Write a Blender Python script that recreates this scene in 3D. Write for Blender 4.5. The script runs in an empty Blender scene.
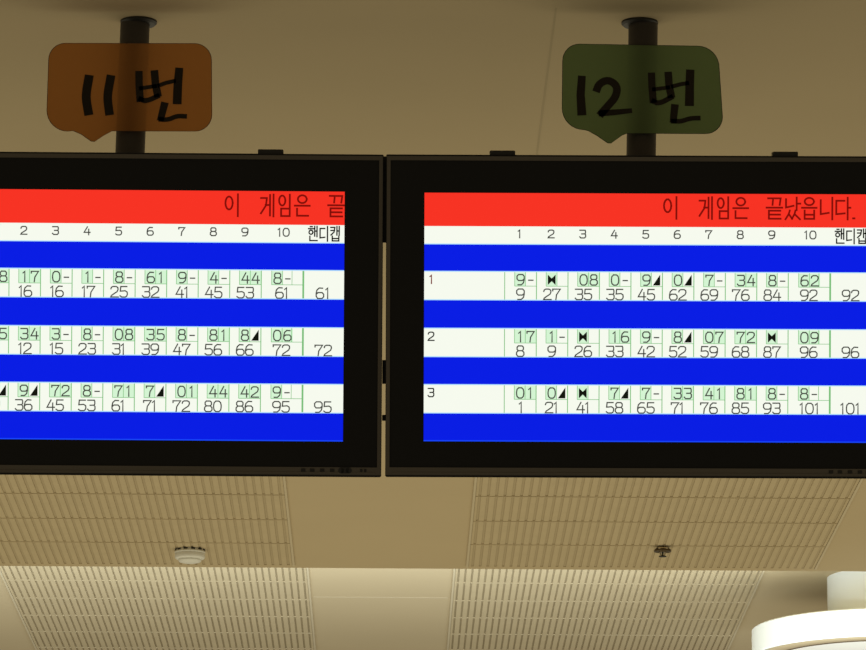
import bpy, bmesh, math, random
from mathutils import Vector, Matrix
random.seed(4)
C = bpy.context.scene.collection
sc = bpy.context.scene
PI = math.pi

# ------------------------------------------------------------------ camera
F_PX = 4700.0
PITCH, YAW, ROLL = math.radians(12.9), 0.00887, 0.0048
fw = Vector((math.sin(YAW)*math.cos(PITCH), math.cos(YAW)*math.cos(PITCH), math.sin(PITCH)))
r0 = Vector((math.cos(YAW), -math.sin(YAW), 0))
u0 = r0.cross(fw)
rt = r0*math.cos(ROLL) + u0*math.sin(ROLL)
up = u0*math.cos(ROLL) - r0*math.sin(ROLL)
EYE = Vector((0, 0, 1.5))
cd = bpy.data.cameras.new('camera')
cam = bpy.data.objects.new('camera', cd)
C.objects.link(cam)
cam.matrix_world = Matrix(((rt.x, up.x, -fw.x, EYE.x), (rt.y, up.y, -fw.y, EYE.y), (rt.z, up.z, -fw.z, EYE.z), (0, 0, 0, 1)))
cd.sensor_width = 36.0
cd.lens = 36.0*F_PX/866.0
cd.clip_end = 200
sc.camera = cam

def ray(x, y):
    return fw*F_PX + rt*(x-433) - up*(y-325)
def at(x, y, Y):                    # where the sight line of a pixel meets a distance
    d = ray(x, y)
    return EYE + d*(Y/d.y)
def onz(x, y, z):                   # where it meets a height
    d = ray(x, y)
    return EYE + d*((z-EYE.z)/d.z)

# ------------------------------------------------------------------ materials
def lin(c):
    return tuple(((v/255)/12.92 if v/255 <= .04045 else ((v/255+.055)/1.055)**2.4) for v in c) + (1,)
def mat(name, col, rough=.6, metal=0, noise=0, nscale=20, bump=0, emit=0, spec=.5, trans=0, sheer=0):
    m = bpy.data.materials.new(name)
    m.use_nodes = True
    nt = m.node_tree
    b = nt.nodes['Principled BSDF']
    b.inputs['Roughness'].default_value = rough
    b.inputs['Metallic'].default_value = metal
    b.inputs['Specular IOR Level'].default_value = spec
    if emit:
        b.inputs['Base Color'].default_value = (.004, .004, .004, 1)
        b.inputs['Emission Color'].default_value = col
        b.inputs['Emission Strength'].default_value = emit
        return m
    b.inputs['Base Color'].default_value = col
    if noise or bump:
        tc = nt.nodes.new('ShaderNodeTexCoord')
        n = nt.nodes.new('ShaderNodeTexNoise')
        n.inputs['Scale'].default_value = nscale
        n.inputs['Detail'].default_value = 5
        nt.links.new(tc.outputs['Object'], n.inputs['Vector'])
        if noise:
            mx = nt.nodes.new('ShaderNodeMixRGB')
            mx.inputs[1].default_value = tuple(v*(1-noise) for v in col[:3])+(1,)
            mx.inputs[2].default_value = tuple(min(1, v*(1+noise)) for v in col[:3])+(1,)
            nt.links.new(n.outputs['Fac'], mx.inputs[0])
            nt.links.new(mx.outputs[0], b.inputs['Base Color'])
        if bump:
            bp = nt.nodes.new('ShaderNodeBump')
            bp.inputs['Strength'].default_value = bump
            bp.inputs['Distance'].default_value = .002
            nt.links.new(n.outputs['Fac'], bp.inputs['Height'])
            nt.links.new(bp.outputs[0], b.inputs['Normal'])
    if trans or sheer:                      # thin card that lets light through
        out = nt.nodes['Material Output']
        tl = nt.nodes.new('ShaderNodeBsdfTranslucent')
        tl.inputs[0].default_value = col
        tp = nt.nodes.new('ShaderNodeBsdfTransparent')
        tp.inputs[0].default_value = tuple(min(1, v*1.6) for v in col[:3])+(1,)
        m1 = nt.nodes.new('ShaderNodeMixShader'); m1.inputs[0].default_value = trans
        m2 = nt.nodes.new('ShaderNodeMixShader'); m2.inputs[0].default_value = sheer
        nt.links.new(b.outputs[0], m1.inputs[1]); nt.links.new(tl.outputs[0], m1.inputs[2])
        nt.links.new(m1.outputs[0], m2.inputs[1]); nt.links.new(tp.outputs[0], m2.inputs[2])
        nt.links.new(m2.outputs[0], out.inputs[0])
    return m

M = {
 'ceiling': mat('ceiling_paint', (.52, .425, .27, 1), .9, noise=.05, nscale=1.5, bump=.15, spec=.1),
 'board': mat('acoustic_board', (.52, .43, .275, 1), .9, noise=.07, nscale=9, spec=.1),
 'slot': mat('slot_felt', (.46, .38, .245, 1), .95, spec=.05),
 'slotshade': mat('shaded_slot_felt', (.38, .315, .205, 1), .95, spec=.05),  # same felt, darkened to paint in the shade inside the far slots
 'edge': mat('edge_trim', (.56, .48, .33, 1), .7, spec=.2),
 'bezel': mat('black_bezel', (.0085, .0085, .009, 1), .5, spec=.2, noise=.1, nscale=60),
 'rim': mat('charcoal_rim', (.10, .086, .068, 1), .45, spec=.4),
 'rimlow': mat('dark_rim_lip', (.012, .010, .008, 1), .4, spec=.4),
 'back': mat('black_housing', (.01, .01, .01, 1), .6),
 'pole': mat('dark_painted_steel', (.040, .033, .028, 1), .5, metal=0, noise=.15, nscale=30, spec=.4),
 'blackm': mat('black_steel', (.008, .007, .006, 1), .5),
 'orange': mat('orange_card', (.42, .175, .045, 1), .6, noise=.06, nscale=25, trans=.4, sheer=.12, spec=.2),
 'green': mat('green_card', (.145, .205, .085, 1), .6, noise=.06, nscale=25, trans=.35, sheer=.05, spec=.2),
 'marker': mat('black_marker_ink', (.022, .017, .012, 1), .6, spec=.2),
 'white': mat('white_plastic', (.80, .80, .74, 1), .35, spec=.5),
 'vent': mat('dark_vent', (.03, .022, .012, 1), .8),
 'chrome': mat('chrome', (.55, .48, .36, 1), .22, metal=1),
 'bronze': mat('dark_brass', (.10, .07, .035, 1), .35, metal=.8),
 'glassb': mat('dark_glass_bulb', (.02, .03, .03, 1), .1, spec=.9),
 'drum': mat('white_enamel', (.86, .88, .84, 1), .5, noise=.02, nscale=3),
 'lip': mat('tan_ring', (.42, .33, .20, 1), .6),
 'groove': mat('brown_groove', (.10, .06, .03, 1), .7),
 'diffuser': mat('lamp_diffuser', (.75, .72, .66, 1), .5),
 'tube': mat('lit_tube', (1, .97, .86, 1), emit=6),
}
def scr(name, rgb, k=1.0, rough=.4):
    m = mat(name, lin(rgb), rough, emit=k, spec=.15)
    return m
S = {'red': scr('screen_red', (247, 49, 34)), 'white': scr('screen_white', (246, 250, 238)), 'blue': scr('screen_blue', (0, 26, 228)),
     'ink': scr('screen_dark_text', (70, 72, 66)), 'black': scr('screen_black', (12, 16, 10)), 'mess': scr('screen_message', (128, 8, 4)),
     'line': scr('screen_green_line', (120, 190, 120)), 'tint': scr('screen_green_tint', (212, 244, 210)),
     'brown': scr('screen_brown_text', (120, 40, 30)), 'edge': scr('screen_light_edge', (170, 220, 255)),
     'glow': scr('screen_blue_edge', (20, 70, 250))}

# ------------------------------------------------------------------ helpers
def link(name, bm, mats, parent=None, smooth=False, origin=None):
    me = bpy.data.meshes.new(name)
    bmesh.ops.recalc_face_normals(bm, faces=bm.faces) if smooth != 'flatdecal' else None
    bm.to_mesh(me); bm.free()
    for m in (mats if isinstance(mats, (list, tuple)) else [mats]):
        me.materials.append(m)
    if smooth is True:
        for p in me.polygons: p.use_smooth = True
        try: me.set_sharp_from_angle(angle=math.radians(40))
        except Exception: pass
    o = bpy.data.objects.new(name, me)
    C.objects.link(o)
    if parent: o.parent = parent
    return o
def empty(name, loc, label, cat, group=None, rot=None):
    o = bpy.data.objects.new(name, None)
    o.empty_display_size = .1
    C.objects.link(o); o.location = loc
    if rot: o.rotation_euler = rot
    tag(o, label, cat, group)
    return o
def tag(o, label=None, cat=None, group=None, kind=None):
    if label: o['label'] = label
    if cat: o['category'] = cat
    if group: o['group'] = group
    if kind: o['kind'] = kind
    return o
def box(bm, x0, x1, y0, y1, z0, z1, bev=0, mi=0):
    r = bmesh.ops.create_cube(bm, size=1)
    vs = r['verts']
    for v in vs:
        v.co = Vector((x0+(v.co.x+.5)*(x1-x0), y0+(v.co.y+.5)*(y1-y0), z0+(v.co.z+.5)*(z1-z0)))
    fs = set(f for v in vs for f in v.link_faces)
    for f in fs: f.material_index = mi
    if bev:
        es = list(set(e for v in vs for e in v.link_edges))
        bmesh.ops.bevel(bm, geom=es, offset=bev, segments=2, affect='EDGES', profile=.5)
def lathe(bm, prof, n=48, c=(0, 0, 0), mi=0):
    rings = []
    for r, z in prof:
        if r < 1e-6: rings.append([bm.verts.new((c[0], c[1], c[2]+z))])
        else: rings.append([bm.verts.new((c[0]+r*math.cos(2*PI*i/n), c[1]+r*math.sin(2*PI*i/n), c[2]+z)) for i in range(n)])
    for a, b in zip(rings, rings[1:]):
        for i in range(n):
            j = (i+1) % n
            if len(a) == 1 and len(b) == 1: continue
            if len(a) == 1: f = bm.faces.new((a[0], b[i], b[j]))
            elif len(b) == 1: f = bm.faces.new((a[i], b[0], a[j]))
            else: f = bm.faces.new((a[i], b[i], b[j], a[j]))
            f.material_index = mi
def rod(bm, a, b, r, n=12, mi=0):
    a, b = Vector(a), Vector(b); d = (b-a).normalized()
    s = d.orthogonal().normalized(); t = d.cross(s)
    ra, rb = [], []
    for i in range(n):
        w = s*math.cos(2*PI*i/n)*r + t*math.sin(2*PI*i/n)*r
        ra.append(bm.verts.new(a+w)); rb.append(bm.verts.new(b+w))
    for i in range(n):
        j = (i+1) % n
        bm.faces.new((ra[i], ra[j], rb[j], rb[i])).material_index = mi
    bm.faces.new(ra[::-1]).material_index = mi; bm.faces.new(rb).material_index = mi

# flat lettering: local plane X (right) / Z (up), at depth y, facing -Y
class Ink:
    def __init__(s): s.bm = bmesh.new()
    def poly(s, pts, y, mi=0):
        f = s.bm.faces.new([s.bm.verts.new((p[0], y, p[1])) for p in pts])
        f.normal_update()
        if f.normal.y > 0: f.normal_flip()
        f.material_index = mi
    def rect(s, x0, z0, x1, z1, y, mi=0): s.poly([(x0, z0), (x1, z0), (x1, z1), (x0, z1)], y, mi)
    def stroke(s, pts, w, y, mi=0, cap=.5):
        if not isinstance(w, (list, tuple)): w = [w]*len(pts)
        n = len(pts); L = []; R = []
        for i, p in enumerate(pts):
            p = Vector(p)
            d0 = (p-Vector(pts[i-1])).normalized() if i else None
            d1 = (Vector(pts[i+1])-p).normalized() if i < n-1 else None
            d = ((d0 or d1)+(d1 or d0))
            if d.length < 1e-6: d = d0
            d.normalize()
            nn = Vector((-d.y, d.x))
            k = 1.0
            if d0 and d1: k = 1/max(.55, abs(d.dot(d0)))
            e = Vector((0, 0))
            if i == 0: e = -d*w[0]*cap
            if i == n-1: e = d*w[-1]*cap
            L.append(p+e+nn*w[i]*.5*k); R.append(p+e-nn*w[i]*.5*k)
        for i in range(n-1):
            s.poly([L[i], L[i+1], R[i+1], R[i]], y, mi)

def arc(cx, cy, rx, ry, a0=0, a1=360, n=14):
    return [(cx+rx*math.cos(math.radians(a0+(a1-a0)*i/n)), cy+ry*math.sin(math.radians(a0+(a1-a0)*i/n))) for i in range(n+1)]
# y grows downwards in every glyph, 0..1
DG = {
 '0': [[(.3, 0), (.7, 0), (.93, .15), (1, .4), (1, .62), (.93, .85), (.7, 1), (.3, 1), (.07, .85), (0, .62), (0, .4), (.07, .15), (.3, 0)]],
 '1': [[(.28, .16), (.52, 0), (.52, 1)]],
 '2': [[(.02, .22), (.08, .08), (.28, 0), (.72, 0), (.94, .1), (.97, .28), (.85, .48), (.1, .85), (0, 1), (1, 1)]],
 '3': [[(.04, 0), (.9, 0), (.97, .12), (.97, .36), (.85, .47), (.35, .48)], [(.85, .47), (1, .6), (1, .84), (.82, 1), (.2, 1), (.02, .86)]],
 '4': [[(.55, 0), (.02, .7), (1, .7)], [(.78, .3), (.78, 1)]],
 '5': [[(.92, 0), (.12, 0), (.06, .44), (.7, .4), (.96, .52), (1, .72), (.92, .9), (.72, 1), (.25, 1), (.02, .88)]],
 '6': [[(.85, .02), (.4, 0), (.1, .2), (0, .5), (0, .8), (.2, 1), (.78, 1), (1, .84), (1, .6), (.8, .44), (.25, .44), (.03, .58)]],
 '7': [[(0, .16), (0, 0), (1, 0), (.5, .55), (.42, 1)]],
 '8': [[(.25, 0), (.75, 0), (.92, .12), (.92, .34), (.75, .46), (.25, .46), (.08, .34), (.08, .12), (.25, 0)], [(.25, .46), (.02, .6), (0, .84), (.2, 1), (.8, 1), (1, .84), (.98, .6), (.75, .46)]],
 '9': [[(.97, .44), (.75, .58), (.2, .58), (0, .42), (0, .15), (.22, 0), (.78, 0), (1, .16), (1, .5), (.9, .8), (.6, 1), (.15, 1)]],
 '-': [[(.2, .55), (.8, .55)]],
}
KO = {
 '이': [arc(.27, .4, .25, .3), [(.88, 0), (.88, 1)]],
 '게': [[(.02, .16), (.42, .16), (.36, .5), (.02, .86)], [(.34, .48), (.64, .48)], [(.64, .02), (.64, .96)], [(.88, 0), (.88, 1)]],
 '임': [arc(.28, .27, .24, .23), [(.86, 0), (.86, .56)], [(.2, .64), (.86, .64), (.86, .98), (.2, .98), (.2, .64)]],
 '은': [arc(.5, .2, .3, .18), [(0, .5), (1, .5)], [(.15, .64), (.15, .96), (.9, .96)]],
 '끝': [[(.1, .04), (.42, .04), (.38, .34)], [(.54, .04), (.9, .04), (.84, .34)], [(0, .47), (1, .47)], [(.88, .61), (.15, .61), (.15, .98), (.9, .98)], [(.15, .79), (.86, .79)]],
 '났': [[(.05, .08), (.05, .46), (.55, .38)], [(.76, 0), (.76, .58)], [(.76, .28), (1, .28)], [(.3, .6), (.24, .76), (.02, 1)], [(.24, .76), (.46, .98)], [(.68, .6), (.62, .76), (.45, .98)], [(.62, .76), (.98, 1)]],
 '읍': [arc(.5, .18, .32, .17), [(0, .47), (1, .47)], [(.18, .6), (.18, .98), (.84, .98), (.84, .6)], [(.18, .79), (.84, .79)]],
 '니': [[(.06, .12), (.06, .76), (.65, .7)], [(.92, 0), (.92, 1)]],
 '다': [[(.6, .14), (.06, .14), (.06, .76), (.62, .72)], [(.82, 0), (.82, 1)], [(.82, .46), (1, .46)]],
 '.': [[(.05, .95), (.22, .95)]],
 '핸': [[(.2, .02), (.4, .02)], [(.02, .16), (.52, .16)], arc(.27, .4, .2, .14), [(.66, 0), (.66, .66)], [(.9, 0), (.9, .7)], [(.66, .32), (.9, .32)], [(.16, .68), (.16, .97), (.92, .97)]],
 '디': [[(.6, .14), (.06, .14), (.06, .78), (.6, .74)], [(.92, 0), (.92, 1)]],
 '캡': [[(.02, .06), (.44, .06), (.36, .38), (.04, .58)], [(.04, .27), (.4, .27)], [(.66, 0), (.66, .58)], [(.9, 0), (.9, .58)], [(.66, .3), (.9, .3)], [(.18, .66), (.18, .98), (.86, .98), (.86, .66)], [(.18, .82), (.86, .82)]],
}

# ------------------------------------------------------------------ heights and distances
Y_MON = 9.60
Y_POLE = 9.80
CEIL = at(640, 21.5, Y_POLE).z                      # lower ceiling height
z1 = CEIL - EYE.z
CEIL2 = EYE.z + z1*1.145                            # raised ceiling beyond the step
Y_STEP = onz(433, 568, CEIL).y
PXM = (at(434, 316, Y_MON)-at(433, 316, Y_MON)).x   # metres per photo pixel at the monitors
TILT = PITCH                                        # the monitors lean forward towards the seats

# ------------------------------------------------------------------ ceiling
X0, X1 = -4.5, 5.0
xL = onz(292.5, 566, CEIL).x
xR = onz(468.5, 566, CEIL).x
PW = onz(815, 566, CEIL).x - xR
ROW = .45
# seam rows lined up on the photographed seams
def seam_phase(py, z): return onz(433, py, z).y
near_seam = seam_phase(520, CEIL)
far_seam = seam_phase(582, CEIL2)

def acoustic_panel(name, x0, x1, z, seam, k0, k1, parent, T=.003):
    # slotted boards: real slots cut through the board, felt behind
    bm = bmesh.new()
    n = 45
    pitch = (x1-x0)/n; sw = .0095 if T < .004 else .0084
    zt = z-T                                        # visible face
    for k in range(k0, k1):
        g = .006 if T < .004 else .0015
        ya, yb = seam+k*ROW+g, seam+(k+1)*ROW-g
        e_ = .006 if T < .004 else .0004
        sa, sb = ya+e_, yb-e_
        def q(a, b, c, d, zz0, zz1=None, mi=0):
            zz1 = zz0 if zz1 is None else zz1
            f = bm.faces.new([bm.verts.new(v) for v in ((a, c, zz0), (b, c, zz0), (b, d, zz1), (a, d, zz1))]); f.material_index = mi
        q(x0, x1, ya, sa, zt); q(x0, x1, sb, yb, zt)
        for i in range(n+1):
            xa = x0 if i == 0 else x0+(i-.5)*pitch+sw/2
            xb = x1 if i == n else x0+(i+.5)*pitch-sw/2
            q(xa, xb, sa, sb, zt)
        for i in range(n):                           # slot walls
            xa = x0+(i+.5)*pitch-sw/2; xb = xa+sw
            for xx in (xa, xb):
                bm.faces.new([bm.verts.new(v) for v in ((xx, sa, zt), (xx, sb, zt), (xx, sb, z-.0005), (xx, sa, z-.0005))])
            for yy in ((sa, sb) if T < .004 or k in (k0, k0+1, k0+2) else ()):
                bm.faces.new([bm.verts.new(v) for v in ((xa, yy, zt), (xb, yy, zt), (xb, yy, z-.0005), (xa, yy, z-.0005))])
        for yy in (ya, yb):
            bm.faces.new([bm.verts.new(v) for v in ((x0, yy, zt), (x1, yy, zt), (x1, yy, z-.0005), (x0, yy, z-.0005))])
    ya, yb = seam+k0*ROW, seam+k1*ROW
    for xx in (x0, x1):
        bm.faces.new([bm.verts.new(v) for v in ((xx, ya, zt), (xx, yb, zt), (xx, yb, z), (xx, ya, z))])
    f = bm.faces.new([bm.verts.new(v) for v in ((x0, ya, z-.0005), (x1, ya, z-.0005), (x1, yb, z-.0005), (x0, yb, z-.0005))])
    f.material_index = 1
    o = link(name, bm, [M['board'], M['slot'] if T < .004 else M['slotshade']], parent)
    bm = bmesh.new()
    for xx in (x0-.009, x1+.001):
        box(bm, xx, xx+.008, ya, yb, z-.006, z+.002)
    link('panel_edging', bm, M['edge'], o)
    return o

bm = bmesh.new()
box(bm, X0, X1, 6.0, Y_STEP, CEIL, CEIL+.02)
ceiling = tag(link('ceiling', bm, M['ceiling']), kind='structure')
bm = bmesh.new()
box(bm, X0, X1, Y_STEP, Y_STEP+.014, CEIL, CEIL+.095)
tag(link('trim_1', bm, M['ceiling']), kind='structure')
bm = bmesh.new()
box(bm, X0, X1, Y_STEP-.9, 25.0, CEIL2, CEIL2+.10)
ceiling_up = tag(link('ceiling', bm, M['ceiling']), kind='structure')
bm = bmesh.new()                                    # back of the cove
box(bm, X0, X1, Y_STEP-1.0, Y_STEP-.9, CEIL+.02, CEIL2+.1)
tag(link('trim_2', bm, M['ceiling']), kind='structure')
for k in range(-2, 3):                              # panel bays every PW + gap
    x0 = xR + k*(PW+(xR-xL))
    if x0+PW < -3 or x0 > 3.6: continue
    acoustic_panel('acoustic_panel', x0, x0+PW, CEIL, near_seam, -4, 2, ceiling)
xR2 = onz(455.5, 570, CEIL2).x; xL2 = onz(306.5, 570, CEIL2).x
PW2 = onz(762.5, 570, CEIL2).x-xR2
for k in range(-2, 2):
    x0 = xR2 + k*(PW2+(xR2-xL2))
    acoustic_panel('acoustic_panel', x0, x0+PW2, CEIL2, far_seam, -1, 9, ceiling_up, .0042)
# hairline joint in the plaster and cross joint between the far panels
bm = bmesh.new()
a = onz(556, 8, CEIL); b = onz(536, 154, CEIL)
w = .0022
bm.faces.new([bm.verts.new(v) for v in ((a.x-w, a.y, CEIL-.0006), (a.x+w, a.y, CEIL-.0006), (b.x+w, b.y+1, CEIL-.0006), (b.x-w, b.y+1, CEIL-.0006))])
link('plaster_joint', bm, M['slot'], ceiling)
bm = bmesh.new()
ys = onz(400, 597.5, CEIL2).y
box(bm, xL2+.02, xR2-.02, ys-.006, ys+.006, CEIL2-.0008, CEIL2+.001)
link('joint_strip', bm, M['edge'], ceiling_up)

# ------------------------------------------------------------------ score monitors
def score_row(ink, frames, totals, total, v0, sx, sz, W, Hh, num=None):
    # u,v in photo pixels of the display, converted by P
    P = lambda u, v: ((u-W/2)*sx, (Hh/2-v)*sz)
    def rect(u0, v0_, u1, v1_, y, mi):
        a = P(u0, v0_); b = P(u1, v1_); ink.rect(a[0], b[1], b[0], a[1], y, mi)
    def glyph(ch, uc, v, w, h, sw, y, mi):
        for st in DG[ch]:
            ink.stroke([P(uc-w/2+p[0]*w, v+p[1]*h) for p in st], sw*sx, y, mi)
    TINT, LINE, INK, BLK = 0, 1, 2, 3
    rect(80.1, v0+.6, 80.9, v0+28, -.0006, LINE)
    for k in range(10):
        fc = 96.3+31.5*k if k < 9 else 380.5
        lb = fc-5.8; mid = fc+5.0
        right = 112.3+31.5*k if k < 9 else 406.3
        st = frames[k]
        # pale green boxes behind the balls
        rect(lb, v0+1, mid, v0+14.6, -.0003, TINT)
        if len(st) > 1 and st[1] not in '-/':
            rect(mid, v0+1, mid+10.6, v0+14.6, -.0003, TINT)
        for u in ([lb, mid] + ([395] if k == 9 else [])):
            rect(u-.3, v0+.6, u+.3, v0+14.6, -.0006, LINE)
        rect(lb, v0+14.2, right, v0+14.8, -.0006, LINE)
        wl = .45 if k < 9 else .9
        rect(right-wl, v0+.6, right+wl, v0+27.8, -.0006, LINE)
        for j, ch in enumerate(st):
            uc = fc+10.2*j
            if ch == 'X':
                a, b_, t_, bt = uc-4.2, uc+3.6, v0+2.9, v0+13.4
                m_ = (t_+bt)/2; c_ = (a+b_)/2
                ink.poly([P(a, t_), P(c_, m_-1.4), P(c_, m_+1.4), P(a, bt)], -.0009, BLK)
                ink.poly([P(b_, t_), P(b_, bt), P(c_, m_+1.4), P(c_, m_-1.4)], -.0009, BLK)
            elif ch == '/':
                ink.poly([P(uc-3.9, v0+13.4), P(uc+3.6, v0+13.4), P(uc+3.6, v0+2.4)], -.0009, BLK)
            else:
                glyph(ch, uc+.1, v0+3.0, 7.2 if ch != '-' else 7, 10.2, 1.28, -.0009, INK)
        tc = 96.3+31.5*k if k < 9 else 385.0
        s = str(totals[k])
        for j, ch in enumerate(s):
            ad = 9.1 if '1' not in s else (7.6 if len(s) > 2 else 6.9)
            glyph(ch, tc+(1.0 if s[-1] == '1' else 0)+(j-(len(s)-1)/2)*ad, v0+17.4, 7.5, 10.4, 1.28, -.0009, INK)
    s = str(total)
    for j, ch in enumerate(s):
        glyph(ch, 426.8+(j-(len(s)-1)/2)*(9.1 if '1' not in s else 7.6), v0+17.4, 7.5, 10.4, 1.28, -.0009, INK)

def monitor(cx, cy, rot, label, rows, msg_u, ysh, kv, hooks, joiner=False):
    W, Hh = 447.0, 247.6
    c = at(cx, cy, Y_MON+ysh)
    sx = PXM*(Y_MON+ysh)/Y_MON; sz = sx*kv
    t = empty('score_monitor', c, label, 'monitor', rot=(Matrix.Rotation(TILT, 3, 'X') @ Matrix.Rotation(rot, 3, 'Y')).to_euler())
    P = lambda u, v: ((u-W/2)*sx, (Hh/2-v)*sz)
    # outer frame in photo px around the display
    L, R, T, B = -38.3, W+38.6, -38.0+(0 if joiner else .9), Hh+35.2+(.6 if joiner else 0)
    l, tz = P(L, T); r, bz = P(R, B)
    # back housing
    bm = bmesh.new()
    box(bm, l+.004, r-.004, .022, .075, bz+.004, tz-.004, .004)
    box(bm, l+.14, r-.14, .07, .115, bz+.10, tz-.10, .010)
    link('housing', bm, M['back'], t)
    # rim: four mitred bars with stepped profile, bottom taller
    def ringbm(o, i, y0, y1, bm=None, mi=0):
        bm = bm or bmesh.new()
        oc = [(o[0], o[2]), (o[1], o[2]), (o[1], o[3]), (o[0], o[3])]
        ic = [(i[0], i[2]), (i[1], i[2]), (i[1], i[3]), (i[0], i[3])]
        of = [bm.verts.new((x, y0, z)) for x, z in oc]; inf = [bm.verts.new((x, y0, z)) for x, z in ic]
        ob = [bm.verts.new((x, y1, z)) for x, z in oc]; ib = [bm.verts.new((x, y1, z)) for x, z in ic]
        for k in range(4):
            j = (k+1) % 4
            for q in ((of[k], of[j], inf[j], inf[k]), (ob[k], ib[k], ib[j], ob[j]), (of[k], ob[k], ob[j], of[j]), (inf[k], inf[j], ib[j], ib[k])):
                bm.faces.new(q).material_index = mi
        return bm
    e = sx
    bm = ringbm((l, r, bz, tz), (l+.6*e, r-.6*e, bz+2.2*e, tz-1.6*e), .002, .03)
    es = [ed for ed in bm.edges if abs(ed.verts[0].co.y-ed.verts[1].co.y) > .02 and abs(abs(ed.verts[0].co.x)-max(abs(l), abs(r))) < .002]
    if es: bmesh.ops.bevel(bm, geom=es, offset=.0022, segments=3, affect='EDGES')
    rimlow = link('rim_edge', bm, M['rimlow'], t)
    bm = ringbm((l+.6*e, r-.6*e, bz+2.2*e, tz-1.6*e), (l+4.2*e, r-4.2*e, bz+9.8*e, tz-5.8*e), -.003, .03)
    rim = link('rim', bm, M['rim'], t)
    bm = ringbm((l+4.1*e, r-4.1*e, bz+9.7*e, tz-5.7*e), (P(-.2, 0)[0], P(W+.2, 0)[0], P(0, Hh+.2)[1], P(0, -.2)[1]), 0, .022)
    link('bezel', bm, M['bezel'], t)
    # receiver window and buttons on the lower rim
    bm = bmesh.new()
    rod(bm, (r-40*e, -.0045, bz+6.7*e), (r-40*e, .01, bz+6.7*e), 3.0*e, 20)
    rod(bm, (r-32.5*e, -.0045, bz+6.7*e), (r-32.5*e, .01, bz+6.7*e), 3.0*e, 20)
    box(bm, r-40*e, r-32.5*e, -.0045, .01, bz+3.7*e, bz+9.7*e)
    link('receiver_window', bm, M['blackm'], rim)
    for k, uo in enumerate((78, 69, 59, 49, 20, 16)):
        bm = bmesh.new()
        ww = 2.2 if k < 4 else 1.2
        box(bm, r-(uo+ww)*e, r-(uo-ww)*e, -.0044, .0, bz+5.2*e, bz+8.4*e, .0008)
        link('button', bm, M['rimlow'], rim)
    # small black hooks on the top edge
    for hx in hooks:
        bm = bmesh.new()
        x = (hx)*e+.0
        box(bm, x-12.7*e, x+12.7*e, .012, .050, tz-.004, tz+4.6*e, .002)
        link('mounting_hook', bm, M['blackm'], t)
    if joiner:                                       # cover strips behind the gap to the next monitor
        for v0, v1 in ((-37, 49.5), (167, 191), (222, 228)):
            bm = bmesh.new()
            box(bm, l-3.4*e, l+14*e, .060, .066, P(0, v1)[1], P(0, v0)[1], .001)
            link('joining_plate', bm, M['rimlow'], t)
    # light raised line along the lower rim
    bm = bmesh.new()
    box(bm, l+6*e, r-6*e, -.0042, .0, bz+3.2*e, bz+5.0*e, .0004)
    link('rim_line', bm, M['rim'], rim)
    # display: colour bands in one sheet
    ink = Ink()
    def band(v0, v1, mi):
        a = P(0, v0); b = P(W, v1); ink.rect(a[0], b[1], b[0], a[1], 0, mi)
    rws = (78.2, 134.9, 191.0); RH = 28.4
    cuts = [(0, 33.2, 0), (33.2, 51.0, 1), (51.0, 78.2, 2)]
    for i, v in enumerate(rws):
        cuts.append((v, v+RH, 1)); cuts.append((v+RH, rws[i+1] if i < 2 else Hh-1.2, 2))
    cuts.append((Hh-1.2, Hh, 3))
    for v0, v1, mi in cuts: band(v0, v1, mi)
    disp = link('display', ink.bm, [S['red'], S['white'], S['blue'], S['glow']], t, 'flatdecal')
    disp.location.y = .001
    # light hairlines where the strips meet the blue
    ink = Ink()
    for v in [51.0]+[x for v in rws for x in (v, v+RH)]:
        a = P(0, v-.45); b = P(W, v+.45); ink.rect(a[0], b[1], b[0], a[1], -.0002, 0)
    link('strip_edge', ink.bm, S['edge'], disp, 'flatdecal')
    # message on the red banner
    ink = Ink()
    for ch, u, w in msg_u:
        for st in KO[ch]:
            pts = [P(min(u+p[0]*w, W-.5), 3.4+p[1]*21.6) for p in st]
            if u+min(p[0] for p in st)*w > W-1: continue
            ink.stroke(pts, 1.85*sx, -.0006)
    link('message_text', ink.bm, S['mess'], disp, 'flatdecal')
    # heading row
    ink = Ink()
    for k in range(10):
        s = str(k+1)
        uc = 95.2+31.55*k if k < 9 else 385.5
        for j, chh in enumerate(s):
            for st in DG[chh]:
                w = 6.0
                ink.stroke([P(uc+(j-(len(s)-1)/2)*6.6-w/2+p[0]*w, 36.8+p[1]*7.7) for p in st], 1.25*sx, -.0006)
    for ch, u in (('핸', 411), ('디', 422.2), ('캡', 433.2)):
        for st in KO[ch]:
            ink.stroke([P(u+p[0]*(8.6 if ch == '디' else 9.6), 34.6+p[1]*14.5) for p in st], 1.4*sx, -.0006, 1)
    link('heading_text', ink.bm, [S['ink'], S['black']], disp, 'flatdecal')
    for i, (fr, to, tt) in enumerate(rows):
        ink = Ink()
        score_row(ink, fr.split(), to, tt, rws[i], sx, sz, W, Hh)
        link('score_row', ink.bm, [S['tint'], S['line'], S['ink'], S['black']], disp, 'flatdecal')
        ink = Ink()
        for st in DG[str(i+1)]:
            ink.stroke([P(4.2+p[0]*5.8, rws[i]+4.0+p[1]*8.2) for p in st], 1.25*sx, -.0009, 0)
        link('player_number', ink.bm, S['brown'] if i == 0 else S['black'], disp, 'flatdecal')
    return t

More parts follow.
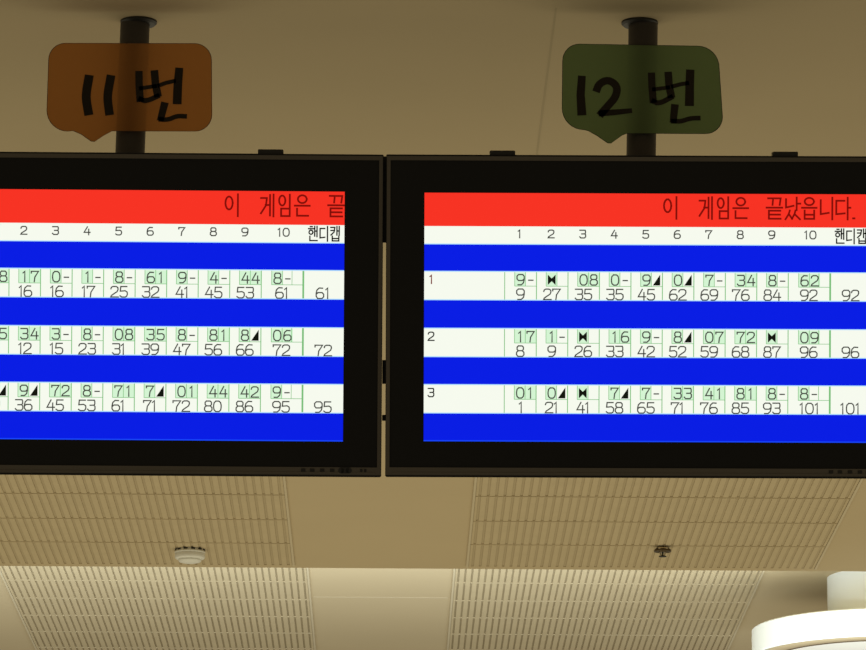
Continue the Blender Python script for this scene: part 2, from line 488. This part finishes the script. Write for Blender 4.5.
MSG = [('이', 239.3, 14.5), ('게', 274.9, 14.5), ('임', 292.7, 13), ('은', 309, 14.8), ('끝', 342.3, 15.6), ('났', 361, 15), ('읍', 377.8, 14.5), ('니', 395.7, 13.5), ('다', 411.2, 15), ('.', 428.6, 8)]
right_rows = [('9- X 08 0- 9/ 0/ 7- 34 8- 62', [9, 27, 35, 35, 45, 62, 69, 76, 84, 92], 92),
              ('17 1- X 16 9- 8/ 07 72 X 09', [8, 9, 26, 33, 42, 52, 59, 68, 87, 96], 96),
              ('01 0/ X 7/ 7- 33 41 81 8- 8-', [1, 21, 41, 58, 65, 71, 76, 85, 93, 101], 101)]
left_rows = [('08 17 0- 1- 8- 61 9- 4- 44 8-', [8, 16, 16, 17, 25, 32, 41, 45, 53, 61], 61),
             ('05 34 3- 8- 08 35 8- 81 8/ 06', [5, 12, 15, 23, 31, 39, 47, 56, 66, 72], 72),
             ('7/ 9/ 72 8- 71 7/ 01 44 42 9-', [19, 36, 45, 53, 61, 71, 72, 80, 86, 95], 95)]
monitor(424+223.5, 317.8, -.003, 'black wide-bezel bowling score monitor below the green sign, showing scores ending 92, 96 and 101', right_rows, MSG, 0, 1.004, (-145.5, 138), True)
LMSG = [(c_, u+88.3, w) for c_, u, w in MSG]
monitor(343.6-223.5, 315.0, .0005, 'black wide-bezel bowling score monitor below the orange sign, showing scores ending 61, 72 and 95', left_rows, LMSG, .012, 1.009, (-141, 149))

# ------------------------------------------------------------------ poles
def pole(px_top, py_top, px_bot, off, label):
    top = onz(px_top, py_top, CEIL)
    bot = at(px_bot, 316, top.y)
    t = empty('ceiling_pole', (top.x, top.y, CEIL), label, 'pole')
    bm = bmesh.new()
    rr = 15.2*PXM
    dz = bot.z+.06-CEIL
    rod(bm, (0, 0, 0), ((bot.x-top.x)*1.0, 0, dz), rr, 40)
    link('pole_tube', bm, M['pole'], t, True)
    bm = bmesh.new()
    R_ = 19.0*PXM
    lathe(bm, [(0, 0), (R_, 0), (R_, -.004), (R_-.004, -.008), (0, -.008)], 48, (off*PXM, 0, 0))
    link('ceiling_flange', bm, M['blackm'], t)
    bm = bmesh.new()
    xx = bot.x-top.x
    box(bm, xx-.11, xx+.11, -.046, -.036, dz+.0, dz+.12, .002)
    box(bm, xx-.045, xx+.045, -.038, .036, dz+.01, dz+.05, .002)
    link('mounting_bracket', bm, M['blackm'], t)
pole(135.2, 21.2, 124.2, 3.6, 'dark round ceiling pole behind the orange sign, carrying the left score monitor')
pole(643.2, 22.2, 639.2, -3.6, 'dark round ceiling pole behind the green sign, carrying the right score monitor')

# ------------------------------------------------------------------ speech-bubble signs
def sign(px, label, material, strokes, name='speech_bubble_sign'):
    # px: outline corners and tail in photo pixels; the card hangs just in front of the pole
    Ys = onz((px[0][0]+px[2][0])/2, 21.2 if px[0][0] < 300 else 22.2, CEIL).y-15.2*PXM-.007
    (tlx, tly), (trx, try_), (brx, bry), (blx, bly), tail, rad = px
    def corner(c, a0, sxn, syn, r):
        out = []
        for i in range(9):
            a = math.radians(a0+90*i/8)
            out.append((c[0]+sxn*r+math.cos(a)*r, c[1]+syn*r+math.sin(a)*r))
        return out
    pts = []
    pts += corner((tlx, tly), 180, 1, 1, rad[0])
    pts += corner((trx, try_), 270, -1, 1, rad[1])
    pts += corner((brx, bry), 0, -1, -1, rad[2])
    pts += tail
    pts += corner((blx, bly), 90, 1, -1, rad[3])
    cx = (tlx+brx)/2; cy = (tly+bry)/2
    o = at(cx, cy, Ys)
    def loc(p):
        w = at(p[0], p[1], Ys); return (w.x-o.x, w.z-o.z)
    t = empty(name, o, label, 'sign')
    bm = bmesh.new()
    th = .0016
    fr = [bm.verts.new((loc(p)[0], 0, loc(p)[1])) for p in pts]
    bm.faces.new(fr)
    bm.normal_update()
    link('card', bm, material, t)
    ink = Ink()                                      # darker cut edge around the card
    n = len(pts)
    ctr = (cx, cy)
    for i in range(n):
        a, b = pts[i], pts[(i+1) % n]
        sh = lambda p: (p[0]+(ctr[0]-p[0])*.007, p[1]+(ctr[1]-p[1])*.010)
        q0, q1, q2, q3 = loc(a), loc(b), loc(sh(b)), loc(sh(a))
        if (Vector(q0)-Vector(q1)).length < 1e-6: continue
        ink.poly([q0, q1, q2, q3], -.0006)
    link('card_edge', ink.bm, M['groove'] if material is M['orange'] else M['blackm'], t, 'flatdecal')
    ink = Ink()
    for st, w in strokes:
        # thicken with a few in-between points so the felt-pen strokes stay smooth
        P3 = []
        for i in range(len(st)):
            P3.append(st[i])
        ww = [v*PXM for v in (w if isinstance(w, (list, tuple)) else [w]*len(P3))]
        ink.stroke([loc(p) for p in P3], ww, -.0012, 0, .22)
    link('handwriting', ink.bm, M['marker'], t, 'flatdecal')
    return t
def smooth(pts, it=2):
    for _ in range(it):
        out = [pts[0]]
        for a, b in zip(pts, pts[1:]):
            out += [(a[0]*.75+b[0]*.25, a[1]*.75+b[1]*.25), (a[0]*.25+b[0]*.75, a[1]*.25+b[1]*.75)]
        out.append(pts[-1]); pts = out
    return pts
sign(((48.3, 43), (211.8, 43.3), (212.2, 131.5), (46.6, 131.5), [(112, 131.2), (104, 135.5), (94.5, 141.8), (91, 141.5), (81, 134.5), (73, 131)], (17, 17, 17, 21)),
     'orange speech-bubble card reading 11번 in black marker on a dark ceiling pole', M['orange'],
     [(smooth([(89, 77), (86.4, 92), (86.2, 100), (88.6, 113.5)]), 9.3), (smooth([(110.8, 77), (108, 92), (107.6, 100), (109.4, 113.5)]), 9.0),
      ([(139, 72.6), (139.2, 86), (140.2, 100.5)], 7.6), ([(154.5, 72), (155.5, 84), (157.8, 95.5)], 8), ([(140, 88.5), (156, 86.2)], 4.2),
      (smooth([(139.5, 99), (146, 101.5), (158.5, 96)]), 5.4), ([(158.5, 85.8), (166, 83), (175, 81)], 4.4), ([(179.2, 69.5), (177.8, 86), (177.2, 102.5)], [8.2, 9, 9.2]),
      ([(164.6, 104), (160.6, 119.6)], [8, 7]), (smooth([(159.5, 119.5), (168, 120), (177, 116), (186, 116.5)]), 5)])
sign(((562.3, 43.8), (719.5, 45.8), (722.8, 134), (561.8, 130), [(627, 133.6), (622, 135.5), (611, 143.5), (607.5, 143.3), (597, 136), (588, 131)], (17, 22, 17, 22)),
     'green speech-bubble card reading 12번 in black marker on a dark ceiling pole', M['green'],
     [([(581.8, 77.5), (580.6, 95), (581.8, 113.6)], [8, 8.6, 9.4]),
      (smooth([(596.5, 90.5), (599, 84), (608, 79.5), (617.5, 86), (616, 97), (607, 107), (600.5, 114.5)]), 8), ([(600, 113.5), (614, 112.5), (631, 110.8)], [6.4, 6.4, 5]),
      ([(651.5, 74.2), (652, 88), (653.2, 101.5)], 7.4), ([(668.2, 73.5), (669, 85), (671.2, 96.5)], 7.8), ([(653, 89.6), (669, 87.5)], 4.2),
      (smooth([(652.5, 101), (659, 104), (672, 97)]), 5.4), ([(672, 86.6), (680, 84.5), (688, 83.2)], 4.4), ([(690.2, 71.5), (689.6, 88), (689.4, 104.2)], [8.6, 9, 9.4]),
      ([(674.8, 106), (673.2, 121.5)], [8, 7]), (smooth([(672, 121.3), (681, 121.6), (690, 118.4), (699.5, 118.2)]), 5)])

# ------------------------------------------------------------------ smoke detector
s = onz(190, 549.8, CEIL-.004)
PX16 = s.y/F_PX
t = empty('smoke_detector', (s.x, s.y, CEIL-.004), 'small white round smoke detector on the slotted ceiling below the left monitor', 'smoke detector')
bm = bmesh.new()
lathe(bm, [(0, 0), (.050, 0), (.050, -.003), (.0530, -.005), (.0545, -.010), (.0525, -.0135), (.0515, -.0145), (.0530, -.016), (.0535, -.022), (.0525, -.029), (.049, -.0325), (.041, -.034), (.0, -.034)], 64)
link('detector_base', bm, M['white'], t, True)
bm = bmesh.new()
for k in range(12):
    a = 2*PI*k/12+.26
    x, y = .0515*math.cos(a), .0515*math.sin(a)
    r = bmesh.ops.create_cube(bm, size=1, matrix=Matrix.Translation((x, y, -.0028)) @ Matrix.Rotation(a, 4, 'Z') @ Matrix.Diagonal((.004, .013, .0052, 1)))
link('vent_slots', bm, M['vent'], t)
bm = bmesh.new()
lathe(bm, [(.0400, -.033), (.0405, -.039), (.0370, -.0435), (.020, -.0475), (0, -.0485)], 48)
link('sensor_cap', bm, M['white'], t, True)

# ------------------------------------------------------------------ sprinkler head
s = onz(662.6, 546.8, CEIL-.004)
t = empty('sprinkler_head', (s.x, s.y, CEIL-.004), 'tiny chrome fire sprinkler head on the slotted ceiling below the right monitor', 'sprinkler')
bm = bmesh.new()
lathe(bm, [(.013, 0), (.020, -.003), (.029, -.010), (.0305, -.016), (.0295, -.018), (.022, -.0165), (.012, -.013), (0, -.012)], 48)
link('escutcheon', bm, M['bronze'], t, True)
bm = bmesh.new()
box(bm, -.017, .017, -.0275, -.0235, -.012, -.0045, .002)
lathe(bm, [(.0, -.013), (.0125, -.013), (.0125, -.020), (.0, -.020)], 24)
link('sprinkler_body', bm, M['chrome'], t)
bm = bmesh.new()
bm.free()
for sgn in (-1, 1):
    bm = bmesh.new()
    rod(bm, (sgn*.011, 0, -.018), (sgn*.004, 0, -.034), .0022, 10)
    link('frame_arm', bm, M['chrome'], t)
bm = bmesh.new(); rod(bm, (0, 0, -.018), (0, 0, -.034), .0032, 12); link('glass_bulb', bm, M['glassb'], t, True)
bm = bmesh.new()
lathe(bm, [(0, -.033), (.0130, -.033), (.0135, -.0355), (.0, -.037)], 20)
link('deflector', bm, M['blackm'], t)

# ------------------------------------------------------------------ round drum on the raised ceiling
fy = 19.27
c0 = at(889, 600, fy)
t = empty('drum_fixture', (c0.x, fy, CEIL2), 'large white round drum fixture on a thick stem, at the bottom right corner', 'ceiling fixture')
pr = fy*1.02/F_PX
rs = 61.0*pr; rd = 136.5*pr
near = at(889, 607.0, fy-rd).z - CEIL2               # height of the drum's top rim
low = at(889, 635.5, fy-rd).z - CEIL2
bm = bmesh.new()
lathe(bm, [(0, 0), (rs, 0), (rs, near+.002), (0, near+.002)], 96)
link('stem', bm, M['drum'], t, True)
bm = bmesh.new()
lathe(bm, [(rs-.01, near), (rd-.006, near), (rd, near-.005), (rd, low+.004), (rd-.004, low), (rd-.085, low+.004), (rd-.085, low+.03)], 128)
link('drum_shell', bm, M['drum'], t, True)
bm = bmesh.new()
lathe(bm, [(rd-.006, low-.001), (rd-.010, low-.004), (rd-.080, low-.004), (rd-.084, low-.001)], 128)
link('bottom_ring', bm, M['lip'], t, True)
bm = bmesh.new()
lathe(bm, [(rd-.078, low-.0045), (rd-.086, low-.007), (rd-.094, low-.0045), (rd-.094, low+.004)], 128)
link('ring_groove', bm, M['groove'], t, True)
bm = bmesh.new()
lathe(bm, [(rd-.09, low-.002), (rd-.3, low-.004), (0, low-.005)], 128)
link('bottom_plate', bm, M['diffuser'], t, True)

# ------------------------------------------------------------------ light
wd = bpy.data.worlds.new('room_ambient'); sc.world = wd; wd.use_nodes = True
wd.node_tree.nodes['Background'].inputs[0].default_value = (1.0, .86, .58, 1)
wd.node_tree.nodes['Background'].inputs[1].default_value = .21
def area(name, loc, size, energy, col, rot=(0, 0, 0)):
    l = bpy.data.lights.new(name, 'AREA'); l.shape = 'RECTANGLE'; l.size, l.size_y = size
    l.energy = energy; l.color = col
    o = bpy.data.objects.new(name, l); C.objects.link(o); o.location = loc; o.rotation_euler = rot
    return o
# bounce of the brightly lit lanes beyond the monitors
area('lane_light', (0, 15.5, .3), (14, 9), 232, (1, .90, .62), (PI, 0, 0))
# unseen strip lamp added beyond the ceiling step to wash the raised ceiling
area('added_ceiling_wash', (0, 17.6, 3.62), (10, .15), 185, (.84, .95, 1), (PI*.75, 0, 0))
# added white spot, no real lamp there, brightens the drum fixture
sp = bpy.data.lights.new('drum_fill_spot', 'SPOT'); sp.energy = 320; sp.color = (.86, .97, 1); sp.spot_size = math.radians(15); sp.spot_blend = .7; sp.shadow_soft_size = .15
so = bpy.data.objects.new('drum_fill_spot', sp); C.objects.link(so); so.location = (1.25, 11.5, 2.6)
so.rotation_euler = (Vector((c0.x+.1, fy, CEIL2-.2))-so.location).to_track_quat('-Z', 'Y').to_euler()

vs = sc.view_settings
vs.view_transform = 'Standard'; vs.look = 'None'; vs.gamma = 1; vs.use_curve_mapping = False
vs.exposure = 0
